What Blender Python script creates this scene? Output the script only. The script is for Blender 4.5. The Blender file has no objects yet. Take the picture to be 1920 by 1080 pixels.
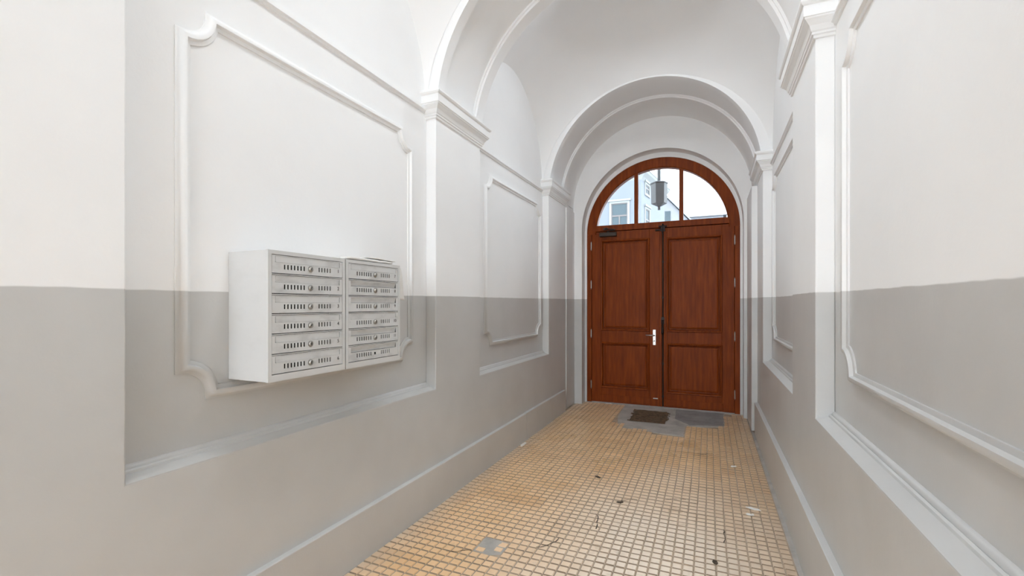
import bpy, bmesh, math, random
from mathutils import Vector, noise
random.seed(7)
PI = math.pi
scene = bpy.context.scene
COL = scene.collection

# ------------------------------------------------------------------ camera
CAM_H = 1.45
YAW = math.atan(370.0 / 853.0)
cd = bpy.data.cameras.new('camera')
cd.sensor_width = 36.0
cd.lens = 36.0 * 853.0 / 1920.0
cd.shift_y = 31.0 / 1920.0
cd.clip_start = 0.02
cd.clip_end = 300
cam = bpy.data.objects.new('camera', cd)
COL.objects.link(cam)
cam.location = (0, 0, CAM_H)
cam.rotation_euler = (PI / 2, 0, YAW)
scene.camera = cam

# ------------------------------------------------------------------ light
world = bpy.data.worlds.new('overcast_sky')
scene.world = world
world.use_nodes = True
bg = world.node_tree.nodes['Background']
bg.inputs['Color'].default_value = (0.85, 0.923, 1.0, 1)
bg.inputs['Strength'].default_value = 1.0
scene.view_settings.view_transform = 'Standard'
scene.view_settings.look = 'None'
scene.view_settings.gamma = 1.0
scene.view_settings.use_curve_mapping = False
scene.view_settings.exposure = 3.12
scene.cycles.max_bounces = 14
scene.cycles.diffuse_bounces = 10
scene.cycles.glossy_bounces = 3
scene.cycles.transparent_max_bounces = 8
scene.cycles.caustics_reflective = False
scene.cycles.caustics_refractive = False
scene.cycles.use_light_tree = False
scene.cycles.use_adaptive_sampling = True
scene.cycles.adaptive_threshold = 0.06
scene.cycles.use_denoising = True
scene.cycles.sample_clamp_indirect = 6.0
FILL_BAY1, FILL_BAY2, FILL_BACK = 11.5, 7.0, 7.5  # strengths of the added, unseen fill lamps

# ------------------------------------------------------------------ sizes
XL, XLR = -1.835, -1.92           # left wall: front plane, recess plane
XR, XRR = 0.50, 0.585             # right wall
XC = 0.5 * (XL + XR)
P0L, P0R = (0.20, 0.905), (0.14, 0.845)
P1L, P1R = (2.83, 3.53), (2.765, 3.465)
P2L, P2R = (5.38, 6.06), (5.27, 5.95)
PML, PMR = (-2.4, -1.7), (-2.4, -1.7)
PNL, PNR = (-5.0, -4.3), (-5.0, -4.3)  # unseen rear bay, added to even out the light along the passage
YBACK = -5.0
YEND = 6.5
ZS = 2.85                         # springing of the arches
SILL_L, SILL_R = 0.832, 0.864


# ------------------------------------------------------------------ materials
def new_mat(name):
    m = bpy.data.materials.new(name)
    m.use_nodes = True
    nt = m.node_tree
    return m, nt, nt.nodes['Principled BSDF']


def nd(nt, typ, **kw):
    n = nt.nodes.new(typ)
    for k, v in kw.items():
        if k in n.inputs.keys():
            n.inputs[k].default_value = v
        else:
            setattr(n, k, v)
    return n


def ramp(nt, src, stops):
    r = nt.nodes.new('ShaderNodeValToRGB')
    el = r.color_ramp.elements
    while len(el) < len(stops):
        el.new(0.5)
    for e, (p, c) in zip(el, stops):
        e.position = p
        e.color = (c[0], c[1], c[2], 1) if len(c) == 3 else c
    nt.links.new(src, r.inputs['Fac'])
    return r


def mixc(nt, fac, a, b, mode='MIX'):
    n = nt.nodes.new('ShaderNodeMix')
    n.data_type = 'RGBA'
    n.blend_type = mode
    for sock, v in ((n.inputs[0], fac), (n.inputs[6], a), (n.inputs[7], b)):
        if hasattr(v, 'type') and hasattr(v, 'links'):
            nt.links.new(v, sock)
        elif isinstance(v, (int, float)):
            sock.default_value = v
        else:
            sock.default_value = (v[0], v[1], v[2], 1)
    return n.outputs[2]


def noise_tex(nt, coord, scale, detail=4.0, rough=0.55, stretch=None):
    if stretch:
        mp = nt.nodes.new('ShaderNodeMapping')
        mp.inputs['Scale'].default_value = stretch
        nt.links.new(coord, mp.inputs['Vector'])
        coord = mp.outputs['Vector']
    n = nd(nt, 'ShaderNodeTexNoise', Scale=scale, Detail=detail, Roughness=rough)
    nt.links.new(coord, n.inputs['Vector'])
    return n


def add_bump(nt, b, height, strength=0.2, dist=0.01):
    bp = nd(nt, 'ShaderNodeBump', Strength=strength, Distance=dist)
    nt.links.new(height, bp.inputs['Height'])
    nt.links.new(bp.outputs['Normal'], b.inputs['Normal'])


def simple(name, col, rough=0.5, metal=0.0, var=0.0, scale=8.0, bump=0.0, bscale=40.0, spec=None):
    m, nt, b = new_mat(name)
    b.inputs['Roughness'].default_value = rough
    b.inputs['Metallic'].default_value = metal
    if spec is not None:
        b.inputs['Specular IOR Level'].default_value = spec
    tc = nt.nodes.new('ShaderNodeTexCoord')
    n = noise_tex(nt, tc.outputs['Object'], scale)
    lo = [max(0, c * (1 - var)) for c in col]
    hi = [min(1, c * (1 + var)) for c in col]
    r = ramp(nt, n.outputs['Fac'], [(0.3, lo), (0.7, hi)])
    nt.links.new(r.outputs['Color'], b.inputs['Base Color'])
    if bump:
        n2 = noise_tex(nt, tc.outputs['Object'], bscale)
        add_bump(nt, b, n2.outputs['Fac'], bump, 0.004)
    return m


WHITE = (0.878, 0.882, 0.882)
GREY = (0.555, 0.555, 0.545)


def wall_material():
    """white plaster above, warm grey oil paint dado below 1.5 m, world height"""
    m, nt, b = new_mat('two_tone_plaster')
    geo = nt.nodes.new('ShaderNodeNewGeometry')
    sep = nt.nodes.new('ShaderNodeSeparateXYZ')
    nt.links.new(geo.outputs['Position'], sep.inputs[0])
    # border z = 1.5 + 0.0045*y + wobble
    ny = nd(nt, 'ShaderNodeMath', operation='MULTIPLY')
    nt.links.new(sep.outputs['Y'], ny.inputs[0])
    ny.inputs[1].default_value = 0.0045
    wob = noise_tex(nt, geo.outputs['Position'], 9.0, 1.0)
    wm = nd(nt, 'ShaderNodeMath', operation='MULTIPLY_ADD')
    nt.links.new(wob.outputs['Fac'], wm.inputs[0])
    wm.inputs[1].default_value = 0.007
    nt.links.new(ny.outputs[0], wm.inputs[2])
    sub = nd(nt, 'ShaderNodeMath', operation='SUBTRACT')
    nt.links.new(sep.outputs['Z'], sub.inputs[0])
    nt.links.new(wm.outputs[0], sub.inputs[1])
    mr = nd(nt, 'ShaderNodeMapRange')
    nt.links.new(sub.outputs[0], mr.inputs['Value'])
    mr.inputs['From Min'].default_value = 1.494
    mr.inputs['From Max'].default_value = 1.499
    big = noise_tex(nt, geo.outputs['Position'], 1.6, 3.0, 0.6)
    strk = noise_tex(nt, geo.outputs['Position'], 2.6, 3.0, 0.6, (1.6, 1.6, 0.6))
    gcol = ramp(nt, big.outputs['Fac'], [(0.25, [c * 0.93 for c in GREY]), (0.75, [c * 1.06 for c in GREY])])
    gs = ramp(nt, strk.outputs['Fac'], [(0.55, (0, 0, 0)), (0.95, (0.7, 0.7, 0.7))])
    g2 = mixc(nt, gs.outputs['Color'], gcol.outputs['Color'], (0.56, 0.555, 0.54))
    wcol = ramp(nt, big.outputs['Fac'], [(0.25, [c * 0.97 for c in WHITE]), (0.75, [min(1, c * 1.015) for c in WHITE])])
    col = mixc(nt, mr.outputs['Result'], g2, wcol.outputs['Color'])
    nt.links.new(col, b.inputs['Base Color'])
    rr = nd(nt, 'ShaderNodeMapRange')
    nt.links.new(mr.outputs['Result'], rr.inputs['Value'])
    rr.inputs['To Min'].default_value = 0.38
    rr.inputs['To Max'].default_value = 0.8
    nt.links.new(rr.outputs['Result'], b.inputs['Roughness'])
    fine = noise_tex(nt, geo.outputs['Position'], 26.0, 3.0, 0.65)
    add_bump(nt, b, fine.outputs['Fac'], 0.12, 0.006)
    return m


def ceiling_material():
    m, nt, b = new_mat('white_limewash')
    geo = nt.nodes.new('ShaderNodeNewGeometry')
    big = noise_tex(nt, geo.outputs['Position'], 1.3, 2.0, 0.6)
    wcol = ramp(nt, big.outputs['Fac'], [(0.25, [c * 0.97 for c in WHITE]), (0.75, [min(1, c * 1.015) for c in WHITE])])
    nt.links.new(wcol.outputs['Color'], b.inputs['Base Color'])
    b.inputs['Roughness'].default_value = 0.85
    return m


def tile_material():
    m, nt, b = new_mat('ochre_stoneware')
    geo = nt.nodes.new('ShaderNodeNewGeometry')
    oi = nt.nodes.new('ShaderNodeObjectInfo')
    sep = nt.nodes.new('ShaderNodeSeparateXYZ')
    nt.links.new(geo.outputs['Position'], sep.inputs[0])
    base = ramp(nt, oi.outputs['Random'], [(0.0, (0.76, 0.485, 0.245)), (0.35, (0.83, 0.555, 0.295)),
                                          (0.7, (0.87, 0.60, 0.345)), (1.0, (0.80, 0.54, 0.305))])
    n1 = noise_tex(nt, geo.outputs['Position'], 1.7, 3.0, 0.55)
    # floor sheen painted in as paler colour mid-passage, ochre near door and left wall
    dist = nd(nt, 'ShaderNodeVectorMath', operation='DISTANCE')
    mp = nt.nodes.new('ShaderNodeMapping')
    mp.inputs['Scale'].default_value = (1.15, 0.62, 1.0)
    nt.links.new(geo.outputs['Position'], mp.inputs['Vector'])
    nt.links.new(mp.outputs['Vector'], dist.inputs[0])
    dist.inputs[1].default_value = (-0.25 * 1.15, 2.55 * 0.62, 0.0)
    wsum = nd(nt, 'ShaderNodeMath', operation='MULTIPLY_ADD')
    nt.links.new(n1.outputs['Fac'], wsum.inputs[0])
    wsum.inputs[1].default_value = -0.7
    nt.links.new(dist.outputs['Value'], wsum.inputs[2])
    sheen = ramp(nt, wsum.outputs[0], [(0.05, (0.95, 0.95, 0.95)), (0.85, (0, 0, 0))])  # pale sheen mask, strongest mid-floor
    c1 = mixc(nt, sheen.outputs['Color'], base.outputs['Color'], (0.90, 0.785, 0.645))
    n2 = noise_tex(nt, geo.outputs['Position'], 17.0, 3.0, 0.65)
    dirt = ramp(nt, n2.outputs['Fac'], [(0.58, (0, 0, 0)), (0.85, (0.45, 0.45, 0.45))])
    c2 = mixc(nt, dirt.outputs['Color'], c1, (0.30, 0.22, 0.15))
    # trodden dirt that has gathered along the right-hand wall
    mr = nd(nt, 'ShaderNodeMapRange')
    nt.links.new(sep.outputs['X'], mr.inputs['Value'])
    mr.inputs['From Min'].default_value = -0.15
    mr.inputs['From Max'].default_value = 0.42
    n3 = noise_tex(nt, geo.outputs['Position'], 5.0, 3.0, 0.65)
    gg = nd(nt, 'ShaderNodeMath', operation='MULTIPLY')
    nt.links.new(mr.outputs['Result'], gg.inputs[0])
    nt.links.new(n3.outputs['Fac'], gg.inputs[1])
    c3 = mixc(nt, gg.outputs[0], c2, (0.40, 0.315, 0.235))
    ml = nd(nt, 'ShaderNodeMapRange')
    nt.links.new(sep.outputs['X'], ml.inputs['Value'])
    ml.inputs['From Min'].default_value = -1.60
    ml.inputs['From Max'].default_value = -1.80
    gl_ = nd(nt, 'ShaderNodeMath', operation='MULTIPLY')
    nt.links.new(ml.outputs['Result'], gl_.inputs[0])
    nt.links.new(n3.outputs['Fac'], gl_.inputs[1])
    c3 = mixc(nt, gl_.outputs[0], c3, (0.46, 0.42, 0.37))
    nt.links.new(c3, b.inputs['Base Color'])
    rr = ramp(nt, n1.outputs['Fac'], [(0.3, (0.26, 0.26, 0.26)), (0.7, (0.38, 0.38, 0.38))])
    nt.links.new(rr.outputs['Color'], b.inputs['Roughness'])
    b.inputs['Specular IOR Level'].default_value = 0.6
    return m


def cement_material(name, c0, c1):
    m, nt, b = new_mat(name)
    geo = nt.nodes.new('ShaderNodeNewGeometry')
    n1 = noise_tex(nt, geo.outputs['Position'], 5.0, 4.0, 0.7)
    r = ramp(nt, n1.outputs['Fac'], [(0.3, c0), (0.7, c1)])
    nt.links.new(r.outputs['Color'], b.inputs['Base Color'])
    b.inputs['Roughness'].default_value = 0.75
    n2 = noise_tex(nt, geo.outputs['Position'], 40.0, 3.0, 0.7)
    add_bump(nt, b, n2.outputs['Fac'], 0.5, 0.008)
    return m


def wood_material():
    m, nt, b = new_mat('mahogany_varnish')
    tc = nt.nodes.new('ShaderNodeTexCoord')
    oi = nt.nodes.new('ShaderNodeObjectInfo')
    off = nd(nt, 'ShaderNodeVectorMath', operation='ADD')
    cmb = nt.nodes.new('ShaderNodeCombineXYZ')
    mul = nd(nt, 'ShaderNodeMath', operation='MULTIPLY')
    nt.links.new(oi.outputs['Random'], mul.inputs[0])
    mul.inputs[1].default_value = 40.0
    nt.links.new(mul.outputs[0], cmb.inputs[0])
    nt.links.new(tc.outputs['Object'], off.inputs[0])
    nt.links.new(cmb.outputs[0], off.inputs[1])
    grain = noise_tex(nt, off.outputs[0], 4.0, 5.0, 0.6, (7.0, 7.0, 0.6))
    r = ramp(nt, grain.outputs['Fac'], [(0.25, (0.125, 0.021, 0.002)), (0.5, (0.200, 0.037, 0.003)), (0.8, (0.285, 0.060, 0.006))])
    nt.links.new(r.outputs['Color'], b.inputs['Base Color'])
    b.inputs['Roughness'].default_value = 0.45
    b.inputs['Specular IOR Level'].default_value = 0.14
    b.inputs['Coat Weight'].default_value = 0.0
    b.inputs['Coat Roughness'].default_value = 0.3
    add_bump(nt, b, grain.outputs['Fac'], 0.06, 0.003)
    return m


def glass_material():
    m = bpy.data.materials.new('window_glass')
    m.use_nodes = True
    nt = m.node_tree
    nt.nodes.remove(nt.nodes['Principled BSDF'])
    out = nt.nodes['Material Output']
    tr = nd(nt, 'ShaderNodeBsdfTransparent')
    tr.inputs['Color'].default_value = (0.90, 0.93, 0.94, 1)
    gl = nd(nt, 'ShaderNodeBsdfGlossy', Roughness=0.02)
    fr = nd(nt, 'ShaderNodeFresnel', IOR=1.45)
    mx = nt.nodes.new('ShaderNodeMixShader')
    nt.links.new(fr.outputs[0], mx.inputs[0])
    nt.links.new(tr.outputs[0], mx.inputs[1])
    nt.links.new(gl.outputs[0], mx.inputs[2])
    nt.links.new(mx.outputs[0], out.inputs['Surface'])
    return m


def steel_paint(name, smudge):
    m, nt, b = new_mat(name)
    tc = nt.nodes.new('ShaderNodeTexCoord')
    oi = nt.nodes.new('ShaderNodeObjectInfo')
    sc_ = nd(nt, 'ShaderNodeVectorMath', operation='ADD')
    cmb = nt.nodes.new('ShaderNodeCombineXYZ')
    mul = nd(nt, 'ShaderNodeMath', operation='MULTIPLY')
    nt.links.new(oi.outputs['Random'], mul.inputs[0])
    mul.inputs[1].default_value = 30.0
    nt.links.new(mul.outputs[0], cmb.inputs[2])
    nt.links.new(tc.outputs['Object'], sc_.inputs[0])
    nt.links.new(cmb.outputs[0], sc_.inputs[1])
    n1 = noise_tex(nt, sc_.outputs[0], 9.0, 3.0, 0.6, (1.0, 0.8, 1.6))
    hi, lo = (0.62, 0.625, 0.62), tuple(c * (1 - smudge) for c in (0.62, 0.625, 0.62))
    sm = ramp(nt, n1.outputs['Fac'], [(0.5, hi), (0.8, lo)])
    nt.links.new(sm.outputs['Color'], b.inputs['Base Color'])
    b.inputs['Roughness'].default_value = 0.42
    return m


def fill_glass(strength):
    m, nt, b = new_mat('fill_lamp_glass')
    b.inputs['Base Color'].default_value = (0.9, 0.88, 0.83, 1)
    b.inputs['Emission Color'].default_value = (0.88, 0.94, 1.0, 1)
    b.inputs['Emission Strength'].default_value = strength
    return m


M = {
    'wall': wall_material(), 'ceil': ceiling_material(), 'tile': tile_material(),
    'grout': cement_material('dirty_joint_mortar', (0.30, 0.235, 0.17), (0.50, 0.40, 0.30)),
    'cement': cement_material('grey_cement', (0.30, 0.285, 0.262), (0.50, 0.475, 0.44)),
    'dirt': cement_material('groove_grime', (0.23, 0.165, 0.11), (0.40, 0.295, 0.205)),
    'slate': cement_material('dark_wet_cement', (0.19, 0.187, 0.185), (0.31, 0.305, 0.30)),
    'wood': wood_material(), 'glass': glass_material(), 'steel': steel_paint('light_grey_sheet_steel', 0.06), 'steel_door': steel_paint('smudged_grey_sheet_steel', 0.3),
    'lockmetal': simple('dull_lock_metal', (0.42, 0.41, 0.385), 0.35, 1.0),
    'dark': simple('gap_shade', (0.008, 0.008, 0.008), 0.9, spec=0.1),  # near-black colour stands in for shade inside the mailboxes
    'iron': simple('black_iron', (0.025, 0.02, 0.018), 0.45, 0.6),
    'bronze': simple('dark_bronze', (0.045, 0.033, 0.026), 0.45, 0.5),
    'nickel': simple('brushed_nickel', (0.62, 0.60, 0.57), 0.3, 1.0),
    'paper': simple('white_paper', (0.80, 0.79, 0.76), 0.8, 0, 0.04),
    'ink': simple('black_print', (0.03, 0.03, 0.03), 0.6),
    'coir': simple('worn_coir', (0.095, 0.058, 0.032), 0.95, 0, 0.6, 30, 0.6, 120),
    'house': simple('pale_render', (0.165, 0.178, 0.20), 0.9, 0, 0.04, 0.6),
    'house2': simple('white_render', (0.24, 0.24, 0.255), 0.9, 0, 0.05, 0.6),
    'trimh': simple('window_surround', (0.25, 0.26, 0.255), 0.8),
    'roof': simple('slate_roof', (0.26, 0.28, 0.31), 0.8, 0, 0.15, 1.0),
    'winglass': simple('dark_house_window', (0.07, 0.09, 0.10), 0.5, spec=0.1),
    'winframe': simple('brown_window_frame', (0.13, 0.11, 0.105), 0.6),
    'lantern': simple('grey_zinc', (0.065, 0.064, 0.064), 0.55, 0.3, 0.2, 3),
    'street': simple('street_asphalt', (0.25, 0.25, 0.26), 0.9, 0, 0.1),
    'litter': simple('brown_leaf_litter', (0.06, 0.045, 0.03), 0.9, 0, 0.3),
}


# ------------------------------------------------------------------ helpers
class MB:
    def __init__(self):
        self.v, self.f, self.d = [], [], {}

    def p(self, co):
        k = (round(co[0], 5), round(co[1], 5), round(co[2], 5))
        if k not in self.d:
            self.d[k] = len(self.v)
            self.v.append(k)
        return self.d[k]

    def face(self, pts):
        ids = []
        for c in pts:
            i = self.p(c)
            if i not in ids:
                ids.append(i)
        if len(ids) > 2:
            self.f.append(ids)

    def box(self, x0, x1, y0, y1, z0, z1):
        x0, x1 = min(x0, x1), max(x0, x1)
        y0, y1 = min(y0, y1), max(y0, y1)
        n = len(self.v)
        self.v += [(x, y, z) for z in (z0, z1) for y in (y0, y1) for x in (x0, x1)]
        self.f += [[n + i for i in q] for q in ((0, 2, 3, 1), (4, 5, 7, 6), (0, 1, 5, 4), (2, 6, 7, 3), (0, 4, 6, 2), (1, 3, 7, 5))]
        return self

    def cyl(self, a, b, r, n=12, r2=None):
        a, b = Vector(a), Vector(b)
        r2 = r if r2 is None else r2
        ax = (b - a).normalized()
        t = Vector((0, 0, 1)) if abs(ax.z) < 0.9 else Vector((1, 0, 0))
        u = ax.cross(t).normalized()
        w = ax.cross(u)
        k = len(self.v)
        for c, rr in ((a, r), (b, r2)):
            for i in range(n):
                an = 2 * PI * i / n
                self.v.append(tuple(c + u * (rr * math.cos(an)) + w * (rr * math.sin(an))))
        for i in range(n):
            j = (i + 1) % n
            self.f.append([k + i, k + j, k + n + j, k + n + i])
        self.f.append([k + i for i in range(n)][::-1])
        self.f.append([k + n + i for i in range(n)])
        return self

    def plate(self, us, vs, holes, d0, d1, fn):
        """flat plate with rectangular holes; us/vs = outer range, fn maps (u, v, d)"""
        U = sorted({round(x, 6) for x in [us[0], us[1]] + [h[0] for h in holes] + [h[1] for h in holes] if us[0] <= x <= us[1]})
        V = sorted({round(x, 6) for x in [vs[0], vs[1]] + [h[2] for h in holes] + [h[3] for h in holes] if vs[0] <= x <= vs[1]})
        nu, nv = len(U) - 1, len(V) - 1

        def solid(i, j):
            if not (0 <= i < nu and 0 <= j < nv):
                return False
            cu, cv = (U[i] + U[i + 1]) / 2, (V[j] + V[j + 1]) / 2
            return not any(h[0] < cu < h[1] and h[2] < cv < h[3] for h in holes)
        for i in range(nu):
            for j in range(nv):
                if not solid(i, j):
                    continue
                a, b, c, e = U[i], U[i + 1], V[j], V[j + 1]
                self.face([fn(a, c, d1), fn(b, c, d1), fn(b, e, d1), fn(a, e, d1)])
                self.face([fn(a, c, d0), fn(a, e, d0), fn(b, e, d0), fn(b, c, d0)])
                if not solid(i - 1, j):
                    self.face([fn(a, c, d0), fn(a, c, d1), fn(a, e, d1), fn(a, e, d0)])
                if not solid(i + 1, j):
                    self.face([fn(b, c, d0), fn(b, e, d0), fn(b, e, d1), fn(b, c, d1)])
                if not solid(i, j - 1):
                    self.face([fn(a, c, d0), fn(b, c, d0), fn(b, c, d1), fn(a, c, d1)])
                if not solid(i, j + 1):
                    self.face([fn(a, e, d0), fn(a, e, d1), fn(b, e, d1), fn(b, e, d0)])
        return self

    def sweep(self, path, prof, fn, closed=True):
        """mitred sweep of prof = [(offset, height)] along a 2-D path; fn maps (u, v, h)"""
        n = len(path)
        P = [Vector(p) for p in path]
        rings = []
        for i in range(n):
            if closed or 0 < i < n - 1:
                d1 = (P[i] - P[i - 1]).normalized()
                d2 = (P[(i + 1) % n] - P[i]).normalized()
            elif i == 0:
                d1 = d2 = (P[1] - P[0]).normalized()
            else:
                d1 = d2 = (P[-1] - P[-2]).normalized()
            n1, n2 = Vector((-d1.y, d1.x)), Vector((-d2.y, d2.x))
            mt = (n1 + n2) / (1.0 + n1.dot(n2))
            rings.append([fn(P[i].x + mt.x * o, P[i].y + mt.y * o, h) for o, h in prof])
        m = len(prof)
        for i in range(n if closed else n - 1):
            a, b = rings[i], rings[(i + 1) % n]
            for k in range(m - 1):
                self.face([a[k], b[k], b[k + 1], a[k + 1]])
        if not closed:
            self.face(rings[0])
            self.face(rings[-1][::-1])
        return self

    def mesh(self, name, mat, smooth=False, recalc=True):
        me = bpy.data.meshes.new(name)
        me.from_pydata(self.v, [], self.f)
        me.materials.append(mat)
        if recalc:
            bm = bmesh.new()
            bm.from_mesh(me)
            bmesh.ops.recalc_face_normals(bm, faces=bm.faces)
            bm.to_mesh(me)
            bm.free()
        if smooth:
            me.polygons.foreach_set('use_smooth', [True] * len(me.polygons))
            if smooth is not True:
                me.set_sharp_from_angle(angle=smooth)
        me.update()
        return me

    def build(self, name, mat, parent=None, bevel=0.0, smooth=False, seg=2, loc=None):
        o = bpy.data.objects.new(name, self.mesh(name, mat, smooth))
        COL.objects.link(o)
        if parent is not None:
            o.parent = parent
        if loc:
            o.location = loc
        if bevel:
            md = o.modifiers.new('bevel', 'BEVEL')
            md.width = bevel
            md.segments = seg
            md.limit_method = 'ANGLE'
            md.angle_limit = math.radians(40)
            md.harden_normals = False
        return o


def link(name, me, parent=None, loc=(0, 0, 0), rot=(0, 0, 0)):
    o = bpy.data.objects.new(name, me)
    COL.objects.link(o)
    o.parent = parent
    o.location = loc
    o.rotation_euler = rot
    return o


def empty(name, loc=(0, 0, 0), parent=None):
    o = bpy.data.objects.new(name, None)
    COL.objects.link(o)
    o.location = loc
    o.parent = parent
    o.empty_display_size = 0.1
    return o


def tag(o, label, cat, group=None):
    o['label'] = label
    o['category'] = cat
    if group:
        o['group'] = group
    return o


def structure(o, label=None):
    o['kind'] = 'structure'
    if label:
        o['label'] = label
    return o


def text_mesh(s, size, mat, depth=0.0004):
    c = bpy.data.curves.new('digits', 'FONT')
    c.body = s
    c.size = size
    c.extrude = depth
    c.align_x = 'CENTER'
    c.align_y = 'CENTER'
    c.resolution_u = 3
    o = bpy.data.objects.new('digits_tmp', c)
    COL.objects.link(o)
    dg = bpy.context.evaluated_depsgraph_get()
    me = bpy.data.meshes.new_from_object(o.evaluated_get(dg))
    bpy.data.objects.remove(o)
    me.materials.clear()
    me.materials.append(mat)
    return me


# ------------------------------------------------------------------ walls
def side_wall(side):
    left = side == 'left'
    xf, xr = (XL, XLR) if left else (XR, XRR)
    s = 1 if left else -1                     # direction into the passage
    P0, P1, P2, PM, PN = (P0L, P1L, P2L, PML, PNL) if left else (P0R, P1R, P2R, PMR, PNR)
    sill = SILL_L if left else SILL_R
    mb = MB()
    mb.box(xr, xr - s * 0.45, YBACK, 6.95, -0.15, 5.2)          # recess plane slab
    bays = [(PN[1], PM[0]), (PM[1], P0[0]), (P0[1], P1[0]), (P1[1], P2[0])]
    holes = [(a, b, sill, 9.0) for a, b in bays]
    holes = [(a, b, c, ZS + 0.001) for a, b, c, e in holes]
    mb.plate((YBACK, YEND + 0.02), (-0.12, ZS), holes, 0.0, 1.0,
             lambda u, v, d: (xr + (xf - xr) * d, u, v))
    w = structure(mb.build('wall_' + side, M['wall'], bevel=0.006))
    # sills and panel mouldings of each bay
    sp = [(0.000, sill), (0.056, sill + 0.016), (0.058, sill + 0.025), (0.064, sill + 0.030), (0.069, sill + 0.026),
          (0.071, sill + 0.036), (0.077, sill + 0.042), (0.0849, sill + 0.044), (0.0849, sill - 0.01), (0.0, sill - 0.001)]
    prof = [(-0.028, 0.0), (-0.028, 0.006), (-0.020, 0.008), (-0.014, 0.020), (-0.004, 0.028), (0.008, 0.026),
            (0.013, 0.011), (0.020, 0.010), (0.028, 0.008), (0.028, 0.0)]
    if left:
        panels = [(-4.05, -2.65, 1.075, 2.635), (-1.45, -0.05, 1.075, 2.635), (1.135, 2.63, 1.085, 2.635), (3.79, 5.27, 1.085, 2.66)]
    else:
        panels = [(-4.05, -2.65, 1.075, 2.635), (-1.45, -0.05, 1.075, 2.635), (1.06, 2.535, 1.125, 2.665), (3.70, 5.06, 1.12, 2.68)]
    for (a, b), (y0, y1, z0, z1) in zip(bays, panels):
        m = MB()
        for (o1, h1), (o2, h2) in zip(sp, sp[1:] + sp[:1]):
            m.face([(xf - s * o1, a, h1), (xf - s * o1, b, h1), (xf - s * o2, b, h2), (xf - s * o2, a, h2)])
        m.build('sill', M['wall'], w, smooth=math.radians(35))
        m = MB()                                               # string moulding at capital height
        pr = [(0.0, 2.850), (0.010, 2.852), (0.014, 2.862), (0.024, 2.868), (0.024, 2.880), (0.012, 2.888), (0.0, 2.892)]
        for (o1, h1), (o2, h2) in zip(pr, pr[1:]):
            m.face([(xr + s * o1, a, h1), (xr + s * o1, b, h1), (xr + s * o2, b, h2), (xr + s * o2, a, h2)])
        m.build('string_moulding', M['wall'], w)
        R = 0.115
        path = []
        for (cy, cz, a0) in ((y0, z0, PI / 2), (y1, z0, PI), (y1, z1, 1.5 * PI), (y0, z1, 2 * PI)):
            for k in range(9):
                an = a0 - (PI / 2) * k / 8
                path.append((cy + R * math.cos(an), cz + R * math.sin(an)))
        m = MB()
        m.sweep(path, prof, lambda u, v, h: (xr + s * (h - 0.001), u, v))
        m.build('panel_moulding', M['wall'], w, smooth=math.radians(50))
    # capitals that wrap the pilasters
    cp = [(0.0, 2.812), (0.010, 2.815), (0.010, 2.828), (0.018, 2.832), (0.018, 2.842), (0.024, 2.848), (0.032, 2.872),
          (0.048, 2.892), (0.056, 2.898), (0.056, 2.906), (0.062, 2.908), (0.062, 2.962), (0.070, 2.968), (0.076, 2.978),
          (0.076, 2.990), (0.05, 3.006), (0.0, 3.012)]
    for (a, b) in (PN, PM, P0, P1, P2):
        path = [(xr, a), (xf, a), (xf, b), (xr, b)]
        if b > 6:
            pass
        m = MB()
        rings = []
        for o, h in cp:
            rings.append([(xr - s * 0.005, a - o, h), (xf + s * o, a - o, h), (xf + s * o, b + o, h), (xr - s * 0.005, b + o, h)])
        for r1, r2 in zip(rings, rings[1:]):
            for k in range(3):
                m.face([r1[k], r1[k + 1], r2[k + 1], r2[k]])
        m.build('capital', M['ceil'], w)
    return w


wall_left = side_wall('left')
wall_right = side_wall('right')
# pier that narrows the passage on the right just before the door
m = MB().box(0.44, 0.55, 5.84, YEND + 0.02, 0.012, ZS - 0.05)
m.build('pier', M['wall'], wall_right, bevel=0.008)
# the end of the lower left wall steps forward a little too
m = MB().box(-1.835, -1.818, 6.10, YEND + 0.02, 0.0, ZS - 0.05)
m.build('pier', M['wall'], wall_left, bevel=0.004)

# baseboards
bb = structure(MB().box(XL - 0.002, -1.80, YBACK, 4.548, -0.02, 0.280).build('baseboard_left', M['wall'], bevel=0.004))
m = MB().box(XL - 0.002, -1.801, 4.556, 6.0, -0.02, 0.284)
m.build('baseboard_piece', M['wall'], bb, bevel=0.004)
structure(MB().box(XR + 0.002, 0.465, YBACK, 5.78, -0.02, 0.352).build('baseboard_right', M['wall'], bevel=0.004))


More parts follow.
